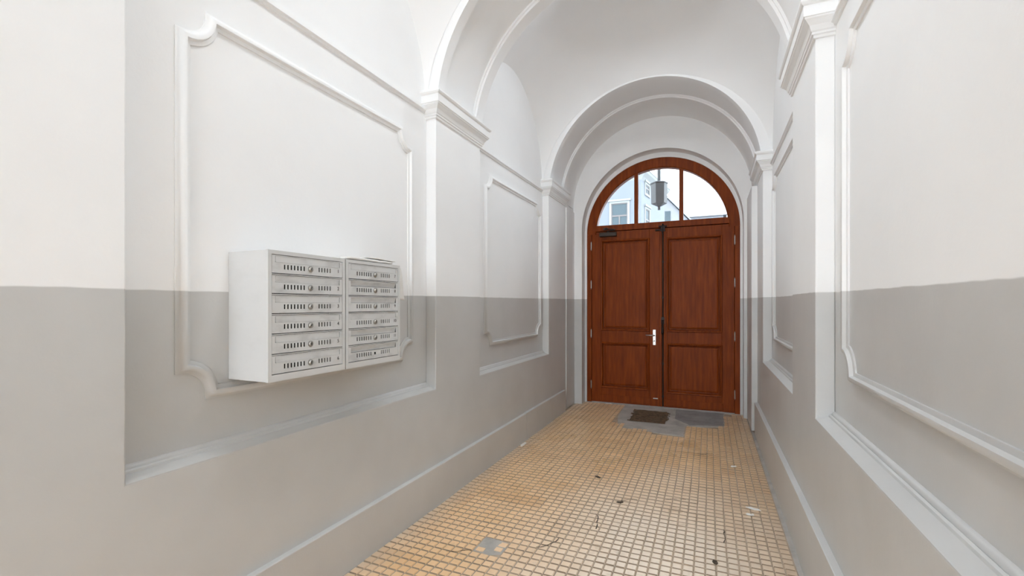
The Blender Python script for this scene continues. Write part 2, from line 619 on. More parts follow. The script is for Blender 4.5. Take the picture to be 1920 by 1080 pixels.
# ------------------------------------------------------------------ arches and vaults
def arch_mesh(mb, yl0, yl1, skew, xc, zc, r, xo0, xo1, ztop, prof, n=64):
    """solid wall slice with a round-headed opening; prof = [(y, extra radius)] across the soffit"""
    def sk(x):
        return skew * (x - XL) / (XR - XL)
    angs = [PI * i / n for i in range(n + 1)]
    angs += [math.atan2(ztop - zc, xo1 - xc), math.atan2(ztop - zc, xo0 - xc)]
    angs = sorted(angs)

    def pt(an, rad, y):
        x = xc + rad * math.cos(an)
        return (x, y + sk(x), zc + rad * math.sin(an))

    def outer(an, y):
        c, s_ = math.cos(an), math.sin(an)
        t = 1e9
        if c > 1e-6:
            t = min(t, (xo1 - xc) / c)
        if c < -1e-6:
            t = min(t, (xo0 - xc) / c)
        if s_ > 1e-6:
            t = min(t, (ztop - zc) / s_)
        x = xc + t * c
        return (x, y + sk(x), zc + t * s_)
    for a, b in zip(angs, angs[1:]):
        for (y1, e1), (y2, e2) in zip(prof, prof[1:]):
            mb.face([pt(a, r + e1, y1), pt(b, r + e1, y1), pt(b, r + e2, y2), pt(a, r + e2, y2)])
        y0, e0 = prof[0]
        mb.face([pt(a, r + e0, y0), outer(a, y0), outer(b, y0), pt(b, r + e0, y0)])
        y1, e1 = prof[-1]
        mb.face([pt(a, r + e1, y1), pt(b, r + e1, y1), outer(b, y1), outer(a, y1)])
    return mb


ceiling = structure(empty('ceiling', (0, 0, 4.0)))
ceiling.location = (0, 0, 0)


def rib(yl, yr, extra=0.0):
    y0, y1 = yl
    e = 0.034
    lip = y1 - 0.115
    prof = [(y0, 0.0), (y0 + 0.085, 0.0), (y0 + 0.088, e), (lip - 0.012, e), (lip - 0.010, e * 0.55), (lip, e * 0.5), (lip + 0.003, 0.0), (y1, 0.0)]
    if extra:
        prof += [(y1 + 0.004, 0.006), (extra, 0.006)]
    mb = MB()
    arch_mesh(mb, y0, y1, yr[0] - yl[0], XC, ZS, 1.160, XLR - 0.1, XRR + 0.1, 5.2, prof)
    mb.build('arch', M['ceil'], ceiling, smooth=math.radians(30))


rib(PNL, PNR)
rib(PML, PMR)
rib(P0L, P0R)
rib(P1L, P1R)
rib(P2L, P2R, YEND + 0.11)


def vault(l0, l1, r0, r1):
    """shallow sail vault over one bay"""
    mb = MB()
    hx, xc = (XRR - XLR) / 2, (XRR + XLR) / 2
    N = 44
    for i in range(N):
        for j in range(N):
            q = []
            for a, b in ((i, j), (i + 1, j), (i + 1, j + 1), (i, j + 1)):
                # cosine spacing keeps the steep edges smooth
                u, v = -math.cos(PI * a / N), -math.cos(PI * b / N)
                x = xc + hx * u
                t = (x - XLR) / (XRR - XLR)
                ya, yb = l0 + (r0 - l0) * t, l1 + (r1 - l1) * t
                y = (ya + yb) / 2 + (yb - ya) / 2 * v
                e = 1.174 * math.sqrt(max(0, 1 - u * u))
                s_ = 1.10 * math.sqrt(max(0, 1 - v * v))
                q.append((x, y, ZS + math.sqrt(e * e + s_ * s_)))
            mb.face(q)
    o = mb.build('vault', M['ceil'], ceiling, smooth=True)
    return o


vault(PNL[1], PML[0], PNR[1], PMR[0])
vault(PML[1], P0L[0], PMR[1], P0R[0])
vault(P0L[1], P1L[0], P0R[1], P1R[0])
vault(P1L[1], P2L[0], P1R[1], P2R[0])
m = MB().box(-2.4, 1.05, YBACK, 6.95, 5.2, 5.4)
m.build('roof_slab', M['ceil'], ceiling)

# end wall with the arched door opening
DXC, DZC = -0.652, 2.53
mb = MB()
arch_mesh(mb, 0, 0, 0.0, DXC, DZC, 1.055, -2.36, 1.03, 5.2, [(YEND, 0.0), (YEND + 0.17, -0.004)])
mb.box(-2.36, DXC - 1.055, YEND, YEND + 0.17, -0.12, DZC)
mb.box(DXC + 1.055, 1.03, YEND, YEND + 0.17, -0.12, DZC)
wall_end = structure(mb.build('wall_end', M['wall'], smooth=math.radians(30)))
mb = MB()
arch_mesh(mb, 0, 0, 0.0, DXC, 2.49, 1.024, -2.36, 1.03, 5.2, [(YEND + 0.172, 0.0), (YEND + 0.30, 0.0), (YEND + 0.45, 0.12)])
mb.box(-2.36, DXC - 1.024, YEND + 0.172, YEND + 0.45, -0.12, 2.49)
mb.box(DXC + 1.024, 1.03, YEND + 0.172, YEND + 0.45, -0.12, 2.49)
mb.build('reveal', M['wall'], wall_end, smooth=math.radians(30))


# ------------------------------------------------------------------ floor
PT = 0.172
floor = structure(MB().box(-1.9, 0.56, YBACK, 6.95, -0.12, -0.0056).build('floor', M['grout']))
X0T, Y0T = -0.079 - 10 * PT, 2.885 - 46 * PT


def tile_mesh(nm, w=PT - 0.0045, g=0.0072):
    mb = MB()
    h = w / 2
    mb.box(-h, h, -h, h, -0.02, -0.0050)
    nb = len(mb.f)
    c = w / 3
    e = 0.0012
    for i in range(3):
        for j in range(3):
            x0, y0 = -h + i * c, -h + j * c
            l = g / 2
            xa, xb = x0 + (l if i else e), x0 + c - (l if i < 2 else e)
            ya, yb = y0 + (l if j else e), y0 + c - (l if j < 2 else e)
            o = [(xa, ya), (xb, ya), (xb, yb), (xa, yb)]
            cx, cy = x0 + c / 2, y0 + c / 2
            b = 0.0030
            t = [(x + (b if x < cx else -b), y + (b if y < cy else -b)) for x, y in o]
            k = len(mb.v)
            mb.v += [(x, y, -0.0052) for x, y in o] + [(x, y, 0.0) for x, y in t]
            mb.f += [[k + 4, k + 5, k + 6, k + 7]] + [[k + q, k + (q + 1) % 4, k + 4 + (q + 1) % 4, k + 4 + q] for q in range(4)]
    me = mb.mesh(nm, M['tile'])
    me.materials.append(M['grout'])
    me.materials.append(M['dirt'])
    for p in me.polygons:
        if p.index < nb:
            p.material_index = 1
        elif (p.index - nb) % 5 in (1, 3):
            p.material_index = 2                       # grime caught on the cross edges
    return me


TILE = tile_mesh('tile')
PATCH = [(-1.115, 6.72), (-1.09, 5.98), (-1.0, 5.44), (-0.26, 5.33), (-0.265, 5.78), (0.165, 5.93), (0.18, 6.56), (0.2, 6.72)]


def inside(x, y, poly):
    r = False
    for (x1, y1), (x2, y2) in zip(poly, poly[1:] + poly[:1]):
        if (y1 > y) != (y2 > y) and x < (x2 - x1) * (y - y1) / (y2 - y1) + x1:
            r = not r
    return r


def visible_floor(x, y):
    c, s_ = math.cos(YAW), math.sin(YAW)
    xc_, yc_ = x * c + y * s_, -x * s_ + y * c
    if yc_ < 0.2:
        return False
    return 571 + 853 * 1.45 / yc_ < 1095 and 0 < 960 + 853 * xc_ / yc_ < 1920


spots, rest = [], []
for j in range(0, 69):
    for i in range(13):
        x, y = X0T + (i + 0.5) * PT, Y0T + (j + 0.5) * PT
        if y > 6.66 or y < YBACK + 0.1:
            continue
        if inside(x, y, PATCH):
            continue
        if abs(x - (X0T + 3.5 * PT)) < 0.02 and abs(y - (Y0T + 43.5 * PT)) < 0.02:
            continue                                          # the broken tile
        (spots if visible_floor(x, y) else rest).append((x, y))
spots.sort(key=lambda p: p[0] ** 2 + p[1] ** 2)
rest += spots[300:]
spots = spots[:300]


def jit(x, y):
    r = random.Random(int(x * 1000) * 7919 + int(y * 1000))
    return ((x + r.uniform(-.0012, .0012), y + r.uniform(-.0012, .0012), r.uniform(-.0018, .0012)),
            (r.uniform(-.006, .006), r.uniform(-.006, .006), r.uniform(-.006, .006)))


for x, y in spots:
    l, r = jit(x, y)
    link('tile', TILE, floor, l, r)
bmr = MB()
tv = [tuple(v.co) for v in TILE.vertices]
tf = [list(p.vertices) for p in TILE.polygons]
for x, y in rest:
    l, r = jit(x, y)
    k = len(bmr.v)
    bmr.v += [(a + l[0] + 0 * b, b + l[1], c_ + l[2]) for a, b, c_ in tv]
    bmr.f += [[k + q for q in f] for f in tf]
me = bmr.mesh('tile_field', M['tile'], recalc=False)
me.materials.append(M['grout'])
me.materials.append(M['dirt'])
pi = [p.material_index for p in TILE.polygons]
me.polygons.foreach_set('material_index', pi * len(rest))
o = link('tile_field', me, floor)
o['kind'] = 'stuff'


def slab(name, poly, z0, z1, mat, parent, rough=0.0, sub=0):
    bm = bmesh.new()
    vs = [bm.verts.new((x, y, z1)) for x, y in poly]
    f = bm.faces.new(vs)
    if sub:
        bmesh.ops.triangulate(bm, faces=[f])
        bmesh.ops.subdivide_edges(bm, edges=bm.edges[:], cuts=sub, use_grid_fill=True)
        for v in bm.verts:
            v.co.z += rough * noise.noise(Vector((v.co.x * 9, v.co.y * 9, 3.0)))
            v.co.x += 0.012 * noise.noise(Vector((v.co.x * 14, v.co.y * 14, 7.0)))
            v.co.y += 0.012 * noise.noise(Vector((v.co.x * 14, v.co.y * 14, 11.0)))
    r = bmesh.ops.extrude_face_region(bm, geom=bm.faces[:])
    for e in r['geom']:
        if isinstance(e, bmesh.types.BMVert):
            e.co.z = z0
    bmesh.ops.recalc_face_normals(bm, faces=bm.faces)
    me = bpy.data.meshes.new(name)
    bm.to_mesh(me)
    bm.free()
    me.materials.append(mat)
    return link(name, me, parent)


slab('cement_patch', PATCH, -0.02, -0.0005, M['cement'], floor, 0.005, 7)
slab('cement_patch', [(-0.42, 6.66), (-0.40, 6.12), (-0.22, 5.86), (0.155, 5.97), (0.17, 6.5), (0.175, 6.66)], -0.02, 0.0025, M['slate'], floor, 0.003, 6)
# cement set in place of a broken tile
bx, by = X0T + 3.5 * PT, Y0T + 43.5 * PT
slab('cement_patch', [(bx - .083, by - .083), (bx + .02, by - .085), (bx + .083, by - .05), (bx + .08, by + .083), (bx - .08, by + .083)],
     -0.015, -0.003, M['cement'], floor, 0.008, 4)
sh = MB()
for k, (dx, dy, w, h) in enumerate(((0.055, 0.045, 0.05, 0.05), (0.05, -0.01, 0.045, 0.04), (-0.05, -0.05, 0.05, 0.04))):
    sh.box(bx + dx - w / 2, bx + dx + w / 2, by + dy - h / 2, by + dy + h / 2, -0.01, -0.001)
sh.build('tile_shard', M['tile'], floor, bevel=0.002)
# cracks and chipped edges in the tiling
CR = random.Random(11)
for (x, y, ln, an) in ((-0.36, 4.765, 0.40, 0.0), (-0.60, 3.40, 0.14, 0.9), (-0.95, 2.55, 0.20, 0.5), (-0.72, 3.12, 0.22, -0.9), (-0.30, 3.55, 0.16, 0.6),
                       (0.08, 3.05, 0.18, 1.4), (-1.42, 2.30, 0.16, 0.35), (-0.88, 2.22, 0.2, 0.3), (-0.15, 4.72, 0.16, -0.2), (-1.05, 4.62, 0.2, 0.05)):
    mb = MB()
    p = Vector((x, y))
    a_ = an
    n = 7
    for k in range(n):
        q = p + Vector((math.cos(a_), math.sin(a_))) * (ln / n)
        w_ = 0.0035 * CR.uniform(0.4, 1.2)
        nn = Vector((-math.sin(a_), math.cos(a_))) * w_
        mb.face([(p.x - nn.x, p.y - nn.y, 0.0012), (q.x - nn.x, q.y - nn.y, 0.0012), (q.x, q.y, 0.0022), (p.x, p.y, 0.0022)])
        mb.face([(p.x, p.y, 0.0022), (q.x, q.y, 0.0022), (q.x + nn.x, q.y + nn.y, 0.0012), (p.x + nn.x, p.y + nn.y, 0.0012)])
        p = q
        a_ += CR.uniform(-0.5, 0.5)
    mb.build('crack', M['litter'], floor)
# threshold stone under the door
MB().box(-1.70, 0.41, 6.665, 6.95, -0.05, 0.004).build('threshold', M['cement'], floor, bevel=0.004)
# mortar fillets along the walls
MB().box(-1.80, -1.792, YBACK, 6.0, -0.02, -0.002).build('mortar_strip', M['cement'], floor)
MB().box(0.440, 0.466, YBACK, 6.6, -0.02, -0.003).build('mortar_strip', M['cement'], floor)

# ------------------------------------------------------------------ door
door = structure(empty('door_1', (0, 0, 0)), 'red-brown varnished double door with arched fanlight')
FY0, FY1 = 6.688, 6.79            # fixed frame
LY0, LY1 = 6.705, 6.76            # leaves
FZ = 2.488
ZT0, ZT1 = 2.53, 2.615            # transom


def ring(mb, xc, zc, r0, r1, y0, y1, a0=0.0, a1=PI, n=48, ch=0.012):
    pr = [(r1, y1), (r1, y0), (r0 + ch, y0), (r0, y0 + ch), (r0, y1)]
    for i in range(n):
        a, b = a0 + (a1 - a0) * i / n, a0 + (a1 - a0) * (i + 1) / n
        for (ra, ya), (rb, yb) in zip(pr, pr[1:] + pr[:1]):
            mb.face([(xc + ra * math.cos(a), ya, zc + ra * math.sin(a)), (xc + ra * math.cos(b), ya, zc + ra * math.sin(b)),
                     (xc + rb * math.cos(b), yb, zc + rb * math.sin(b)), (xc + rb * math.cos(a), yb, zc + rb * math.sin(a))])
    return mb


mb = ring(MB(), DXC, FZ, 0.888, 1.034, FY0, FY1)
mb.build('fanlight_frame', M['wood'], door, smooth=math.radians(30))
MB().box(-1.682, -1.612, FY0, FY1, 0.004, FZ).box(-1.65, -1.59, LY1 + 0.002, FY1 + 0.012, 0.004, ZT0).build('jamb', M['wood'], door, bevel=0.004)
MB().box(0.308, 0.378, FY0, FY1, 0.004, FZ).box(0.286, 0.35, LY1 + 0.002, FY1 + 0.012, 0.004, ZT0).build('jamb', M['wood'], door, bevel=0.004)
mb = MB().box(DXC - 0.93, DXC + 0.93, FY0 + 0.003, FY1 - 0.003, ZT0, ZT1)
mb.box(-1.612, 0.308, FY0 + 0.004, FY1 - 0.004, ZT0, ZT0 + 0.02)
mb.build('transom', M['wood'], door, bevel=0.005)
MB().box(-1.60, 0.30, LY1 + 0.002, FY1 + 0.012, ZT0 - 0.03, ZT0 + 0.03).build('transom_stop', M['wood'], door, bevel=0.004)
for x in (-0.964, -0.356):
    zt = FZ + math.sqrt(0.89 ** 2 - (x - DXC) ** 2) + 0.02
    MB().box(x - 0.027, x + 0.027, FY0 + 0.008, FY1 - 0.02, ZT1 - 0.005, zt).build('glazing_bar', M['wood'], door, bevel=0.005)
for x0, x1 in ((DXC - 0.877, -0.966), (-0.962, -0.358), (-0.354, DXC + 0.877)):
    mb = MB()
    n = 20
    for y in (6.742, 6.748):
        for i in range(n):
            a, b = x0 + (x1 - x0) * i / n, x0 + (x1 - x0) * (i + 1) / n
            za, zb = [FZ + math.sqrt(max(0.0001, 0.888 ** 2 - (q - DXC) ** 2)) for q in (a, b)]
            mb.face([(a, y, ZT1 - 0.004), (b, y, ZT1 - 0.004), (b, y, zb), (a, y, za)])
    mb.build('fanlight_pane', M['glass'], door)


def leaf(x0, x1, px0, px1, hinge_x, hz, lower, upper):
    lf = empty('door_leaf', ((x0 + x1) / 2, LY0, 0.01), door)
    ox, oy, oz = lf.location

    def bld(mb, name, mat, bevel=0.0, smooth=False):
        mb.v = [(a - ox, b - oy, c - oz) for a, b, c in mb.v]
        return mb.build(name, mat, lf, bevel=bevel, smooth=smooth)
    zb, zt = 0.012, ZT0 - 0.006
    bld(MB().box(x0, px0, LY0, LY1, zb, zt), 'stile', M['wood'], 0.004)
    bld(MB().box(px1, x1, LY0, LY1, zb, zt), 'stile', M['wood'], 0.004)
    (l0, l1), (u0, u1) = lower, upper
    bld(MB().box(px0, px1, LY0, LY1, zb, l0), 'rail', M['wood'], 0.004)
    bld(MB().box(px0, px1, LY0, LY1, l1, u0), 'rail', M['wood'], 0.004)
    bld(MB().box(px0, px1, LY0, LY1, u1, zt), 'rail', M['wood'], 0.004)
    bld(MB().box(px0 - 0.02, px1 + 0.02, LY0 - 0.010, LY0 + 0.002, 0.03, 0.125), 'kick_board', M['wood'], 0.005)
    for z0, z1 in (lower, upper):
        mb = MB()
        pr = [(-0.006, 0.0), (-0.006, 0.012), (0.002, 0.022), (0.012, 0.020), (0.020, 0.006), (0.024, -0.026), (0.038, -0.028), (0.042, -0.010), (0.062, -0.004)]
        path = [(px0, z0), (px1, z0), (px1, z1), (px0, z1)]
        mb.sweep(path, pr, lambda u, v, h: (u, LY0 - h, v))
        q = 0.062
        mb.face([(px0 + q, LY0 + 0.004, z0 + q), (px1 - q, LY0 + 0.004, z0 + q), (px1 - q, LY0 + 0.004, z1 - q), (px0 + q, LY0 + 0.004, z1 - q)])
        mb.face([(px0, LY1 - 0.01, z0), (px1, LY1 - 0.01, z0), (px1, LY1 - 0.01, z1), (px0, LY1 - 0.01, z1)])
        bld(mb, 'panel', M['wood'])
    for z in hz:
        h = MB().cyl((hinge_x, FY0 - 0.004, z - 0.05), (hinge_x, FY0 - 0.004, z + 0.05), 0.0085, 10)
        h.cyl((hinge_x, FY0 - 0.004, z + 0.052), (hinge_x, FY0 - 0.004, z + 0.066), 0.006, 8, 0.003)
        h.cyl((hinge_x, FY0 - 0.004, z - 0.052), (hinge_x, FY0 - 0.004, z - 0.066), 0.006, 8, 0.003)
        o = bld(h, 'hinge', M['nickel'])
        o['label'] = 'bright metal hinge pin'
    return lf, bld


XM = -0.598
lf1, b1 = leaf(-1.608, XM - 0.002, -1.466, -0.782, -1.614, (2.317, 1.744, 1.02, 0.264), (0.235, 0.893), (1.075, 2.392))
lf2, b2 = leaf(XM + 0.002, 0.304, -0.543, 0.153, 0.309, (2.305, 1.74, 1.027, 0.257), (0.215, 0.903), (1.075, 2.380))
# meeting bead and the long bolt
b1(MB().box(XM - 0.03, XM + 0.03, LY1 + 0.002, LY1 + 0.02, 0.014, 2.51), 'rear_cover_strip', M['wood'], 0.003)
b1(MB().box(XM - 0.048, XM - 0.012, LY0 - 0.018, LY0 + 0.01, 0.02, 2.50), 'meeting_bead', M['wood'], 0.006)
b2(MB().box(XM + 0.012, XM + 0.034, LY0 - 0.012, LY0 + 0.01, 0.02, 2.50), 'meeting_bead', M['wood'], 0.005)
r = MB().cyl((XM + 0.001, LY0 - 0.010, 0.02), (XM + 0.001, LY0 - 0.010, 2.50), 0.0085, 10)
for z in (0.16, 0.62, 1.55, 2.05):
    r.box(XM - 0.012, XM + 0.014, LY0 - 0.022, LY0 + 0.004, z - 0.012, z + 0.012)
o = b2(r, 'espagnolette_bolt', M['iron'])
r = MB().box(XM - 0.020, XM + 0.020, LY0 - 0.030, LY0 - 0.004, 1.175, 1.275)
r.cyl((XM, LY0 - 0.022, 1.225), (XM, LY0 - 0.06, 1.225), 0.012, 10)
r.cyl((XM, LY0 - 0.058, 1.235), (XM, LY0 - 0.062, 1.055), 0.012, 10, 0.020)
r.cyl((XM, LY0 - 0.062, 1.055), (XM, LY0 - 0.060, 1.03), 0.020, 10, 0.010)
o = b2(r, 'bolt_lever', M['iron'], 0.002)
o['label'] = 'black iron bolt lever'
r = MB().box(XM - 0.028, XM + 0.028, FY0 - 0.016, FY0 + 0.004, 2.475, 2.55)
r.cyl((XM - 0.055, FY0 - 0.014, 2.545), (XM + 0.055, FY0 - 0.014, 2.545), 0.011, 8)
r.cyl((XM - 0.10, FY0 - 0.012, 2.495), (XM - 0.02, FY0 - 0.012, 2.495), 0.013, 8)
r.cyl((XM, FY0 - 0.012, 2.44), (XM, FY0 - 0.012, 2.58), 0.012, 8)
b2(r, 'bolt_keeper', M['iron'], 0.003)
# lever handle on its plate
r = MB().box(-0.735, -0.692, LY0 - 0.008, LY0 + 0.004, 0.875, 1.095)
o = b1(r, 'handle_plate', M['nickel'], 0.004)
o['label'] = 'long nickel lock plate'
r = MB().cyl((-0.713, LY0 - 0.004, 1.015), (-0.713, LY0 - 0.055, 1.015), 0.010, 10)
r.cyl((-0.706, LY0 - 0.05, 1.015), (-0.825, LY0 - 0.052, 1.017), 0.0095, 10, 0.007)
r.cyl((-0.713, LY0 - 0.007, 0.935), (-0.713, LY0 - 0.014, 0.935), 0.009, 10)
o = b1(r, 'lever_handle', M['nickel'], 0, True)
o['label'] = 'nickel lever handle'
# small keeper at the foot
b1(MB().box(-0.73, -0.665, LY0 - 0.014, LY0 + 0.002, 0.118, 0.130), 'foot_keeper', M['nickel'], 0.002)
# overhead closer
r = MB().box(-1.485, -1.235, LY0 - 0.075, LY0 + 0.002, 2.443, 2.505)
o = b1(r, 'door_closer', M['bronze'], 0.012)
o['label'] = 'dark bronze overhead door closer'
r = MB().cyl((-1.36, LY0 - 0.045, 2.50), (-1.36, LY0 - 0.045, 2.527), 0.016, 10)
r.cyl((-1.36, LY0 - 0.045, 2.522), (-1.245, LY0 - 0.13, 2.525), 0.009, 8)
r.cyl((-1.245, LY0 - 0.13, 2.527), (-1.40, LY0 - 0.03, 2.56), 0.008, 8)
r.box(-1.43, -1.37, LY0 - 0.036, LY0 + 0.0, 2.545, 2.575)
o = b1(r, 'closer_arm', M['bronze'])


# ------------------------------------------------------------------ mailboxes
MX0, MX1 = XLR, -1.675           # back, front of the casing
UW, UH, MZ0 = 0.432, 0.552, 1.126
DW, DH, PITCH = 0.396, 0.0760, 0.0852


def mapd(u, v, d):                # door-local: u along y, v up, d out of the wall (+x)
    return (d, u, v)


def door_mesh(lockhole):
    mb = MB()
    holes = [(0.016, DW - 0.016, DH - 0.0305, DH - 0.004)]
    for k in range(7):
        u = 0.059 + k * 0.0172
        holes.append((u, u + 0.0078, 0.0172, 0.0378))
    for k in range(5):
        u = 0.248 + k * 0.0168
        holes.append((u, u + 0.0070, 0.0182, 0.0388))
    if lockhole:
        holes.append((0.193, 0.207, 0.020, 0.034))
    mb.plate((0, DW), (0, DH), holes, -0.0025, 0.0, mapd)
    mb.plate((0, DW), (0.0, 0.0012), [], -0.012, -0.0026, mapd)     # lower folded lip
    return mb.mesh('mailbox_door', M['steel_door'])


DOOR_A, DOOR_B = door_mesh(False), door_mesh(True)
mb = MB().box(-0.0022, -0.0008, 0.0185, DW - 0.0185, -0.0245, 0.0)
mb.box(-0.004, 0.0012, 0.0185, DW - 0.0185, -0.0255, -0.0225)
FLAP = mb.mesh('slot_flap', M['steel_door'])
mb = MB().cyl((0, 0, 0), (0.004, 0, 0), 0.0135, 18).cyl((0.004, 0, 0), (0.0085, 0, 0), 0.0112, 18, 0.008)
LOCK = mb.mesh('lock', M['lockmetal'], smooth=math.radians(40))
mb = MB().box(0.0084, 0.0089, -0.001, 0.001, -0.006, 0.006)
KEYSLOT = mb.mesh('keyway', M['dark'])
NUM = {n: text_mesh(n, 0.024, M['ink']) for n in ('1', '2', '3', '4', '5', '6', '7', '8', '9', '10', '11')}


def mailbox(y0, nums, label, tilts, missing):
    root = tag(empty('mailbox_unit', (MX0, y0, MZ0)), label, 'mailbox', 'mailbox units on the left wall')
    D = MX1 - MX0
    mb = MB()
    t = 0.004
    mb.box(0.001, D, 0, t, 0, UH)
    mb.box(0.001, D, UW - t, UW, 0, UH)
    mb.box(0.001, D, t, UW - t, 0, t)
    mb.box(0.001, D, t, UW - t, UH - t, UH)
    mb.build('casing', M['steel'], root, bevel=0.0015)
    MB().box(0.001, 0.004, t, UW - t, t, UH - t).build('back_panel', M['dark'], root)
    fr = MB()                                        # front frame: rails between the doors
    s = (UW - DW) / 2
    hol = []
    zt = UH - 0.0185
    for k in range(6):
        z1 = zt - k * PITCH
        hol.append((s - 0.002, UW - s + 0.002, z1 - DH - 0.0035, z1 + 0.0022))
    fr.plate((-0.0008, UW + 0.0008), (-0.0008, UH + 0.0008), hol, D - 0.012, D + 0.0015, lambda u, v, d: (d, u, v))
    fr.build('front_frame', M['steel'], root)
    lin = MB()
    for k in range(6):
        z1 = zt - k * PITCH
        lin.box(D - 0.10, D - 0.03, t, UW - t, z1 - DH - 0.004, z1 - DH - 0.003)
    lin.build('shelf', M['dark'], root)  # coloured near-black so the gaps between doors look shaded
    MB().box(D - 0.105, D - 0.10, t, UW - t, t, UH - t).build('inner_panel', M['dark'], root)
    for k in range(6):
        z0 = zt - k * PITCH - DH
        d = link('mailbox_door', DOOR_B if k in missing else DOOR_A, root, (D, s, z0))
        f = link('slot_flap', FLAP, d, (-0.0005, 0, DH - 0.0045), (0, tilts[k], 0))
        if k not in missing:
            lo = link('lock', LOCK, d, (0, 0.200, 0.0275))
            lo['label'] = 'round metal cam lock'
            link('keyway', KEYSLOT, d, (0, 0.200, 0.0275), (random.uniform(-1, 1), 0, 0))
        if nums[k]:
            o = link('number', NUM[nums[k]], d, (0.0005, DW - 0.026, 0.0285), (PI / 2, 0, PI / 2))
            o['label'] = 'black printed number ' + nums[k]
    return root


mailbox(1.325, ['1', '2', '3', '4', '5', '6'], 'light grey steel mailbox unit numbered 1 to 6, nearer the camera',
        [0.0, 0.10, 0.05, 0.0, 0.0, 0.0], ())
mailbox(1.765, ['7', '8', '9', '10', '11', None], 'light grey steel mailbox unit numbered 7 to 11, nearer the brown door',
        [0.0, 0.35, 0.22, 0.04, 0.25, 0.28], (5,))


# ------------------------------------------------------------------ small things
def sheet(name, w, h, nx, ny, fn, mat, thick=0.0012):
    mb = MB()
    for i in range(nx):
        for j in range(ny):
            q = [fn(w * a / nx, h * b / ny) for a, b in ((i, j), (i + 1, j), (i + 1, j + 1), (i, j + 1))]
            mb.face(q)
    me = mb.mesh(name, mat, smooth=True)
    o = bpy.data.objects.new(name, me)
    COL.objects.link(o)
    md = o.modifiers.new('thickness', 'SOLIDIFY')
    md.thickness = thick
    md.offset = 0.0
    return o


TOPZ = MZ0 + UH
y2 = 1.765


def crumple(u, v):
    z = 0.0102 + 0.003 * noise.noise(Vector((u * 16, v * 16, 0.3)))
    return (-1.882 + v, y2 + 0.015 + u + 0.01 * math.sin(v * 20), TOPZ + z)


tag(sheet('paper_leaflet', 0.36, 0.205, 22, 12, crumple, M['paper'], 0.012),
    'crumpled white leaflet lying on top of the mailbox unit nearer the door', 'paper')
# a thinner folded sheet, its end poking over the front edge


def fold(u, v):
    z = 0.0225 + 0.002 * math.sin(u * 22) + 0.003 * abs(noise.noise(Vector((u * 20, v * 9, 5.3))))
    return (-1.80 + v * 0.9 + u * 0.02, y2 + 0.155 + u, TOPZ + z)


tag(sheet('paper_flyer', 0.235, 0.135, 16, 8, fold, M['paper'], 0.004), 'thin folded flyer on top of the crumpled leaflet above the mailboxes', 'paper')


def hang(u, v):
    # stuck to the casing's side near its front edge, flaring out towards its lower corner
    k = v / 0.19
    return (MX1 - 0.016 - 0.15 * u + 0.003 * math.sin(v * 30), y2 + UW + 0.003 + u * (0.58 + 0.47 * k), 1.672 - v - 0.10 * u)


tag(sheet('paper_slip', 0.08, 0.19, 8, 14, hang, M['paper']),
    'white paper slip tucked against the right side of the mailboxes', 'paper')

# threadbare mat by the door
mat = tag(empty('doormat', (-0.70, 6.10, 0.004)), 'threadbare dark brown coir doormat on the cement before the door', 'doormat')
mb = MB()
rr = random.Random(3)
nrow = 17
for k in range(nrow):
    y = -0.30 + 0.60 * k / (nrow - 1)
    seg = 9
    x0, x1 = -0.225 + rr.uniform(-0.03, 0.03), 0.215 + rr.uniform(-0.04, 0.02)
    pts = [(x0 + (x1 - x0) * i / seg, y + rr.uniform(-.006, .006), rr.uniform(0.002, 0.008)) for i in range(seg + 1)]
    for a, b in zip(pts, pts[1:]):
        if rr.random() < 0.1:
            continue
        w = 0.013
        mb.face([(a[0], a[1] - w, 0.0), (b[0], b[1] - w, 0.0), (b[0], b[1], b[2] + 0.004), (a[0], a[1], a[2] + 0.004)])
        mb.face([(a[0], a[1], a[2] + 0.004), (b[0], b[1], b[2] + 0.004), (b[0], b[1] + w, 0.0), (a[0], a[1] + w, 0.0)])
mb.build('ribbed_pile', M['coir'], mat)
MB().box(-0.22, 0.205, -0.31, 0.30, -0.002, 0.002).build('mat_backing', M['coir'], mat)


def scrap(name, x, y, w, h, rot, mat, label, cat, z=0.001):
    mb = MB()
    c, s_ = math.cos(rot), math.sin(rot)
    r = random.Random(int(x * 977 + y * 131))
    n = 9
    top = []
    for i in range(n):
        a = 2 * PI * i / n
        k = r.uniform(0.7, 1.1)
        u, v = w / 2 * math.cos(a) * k, h / 2 * math.sin(a) * k
        top.append((x + u * c - v * s_, y + u * s_ + v * c))
    for i in range(n):
        a, b = top[i], top[(i + 1) % n]
        za, zb = z + 0.002 + 0.004 * (i % 2), z + 0.002 + 0.004 * ((i + 1) % n % 2)
        mb.face([(x, y, z + 0.007), (a[0], a[1], za), (b[0], b[1], zb)])
        mb.face([(x, y, z), (b[0], b[1], z), (a[0], a[1], z)])
        mb.face([(a[0], a[1], z), (b[0], b[1], z), (b[0], b[1], zb), (a[0], a[1], za)])
    o = mb.build(name, mat)
    return tag(o, label, cat)


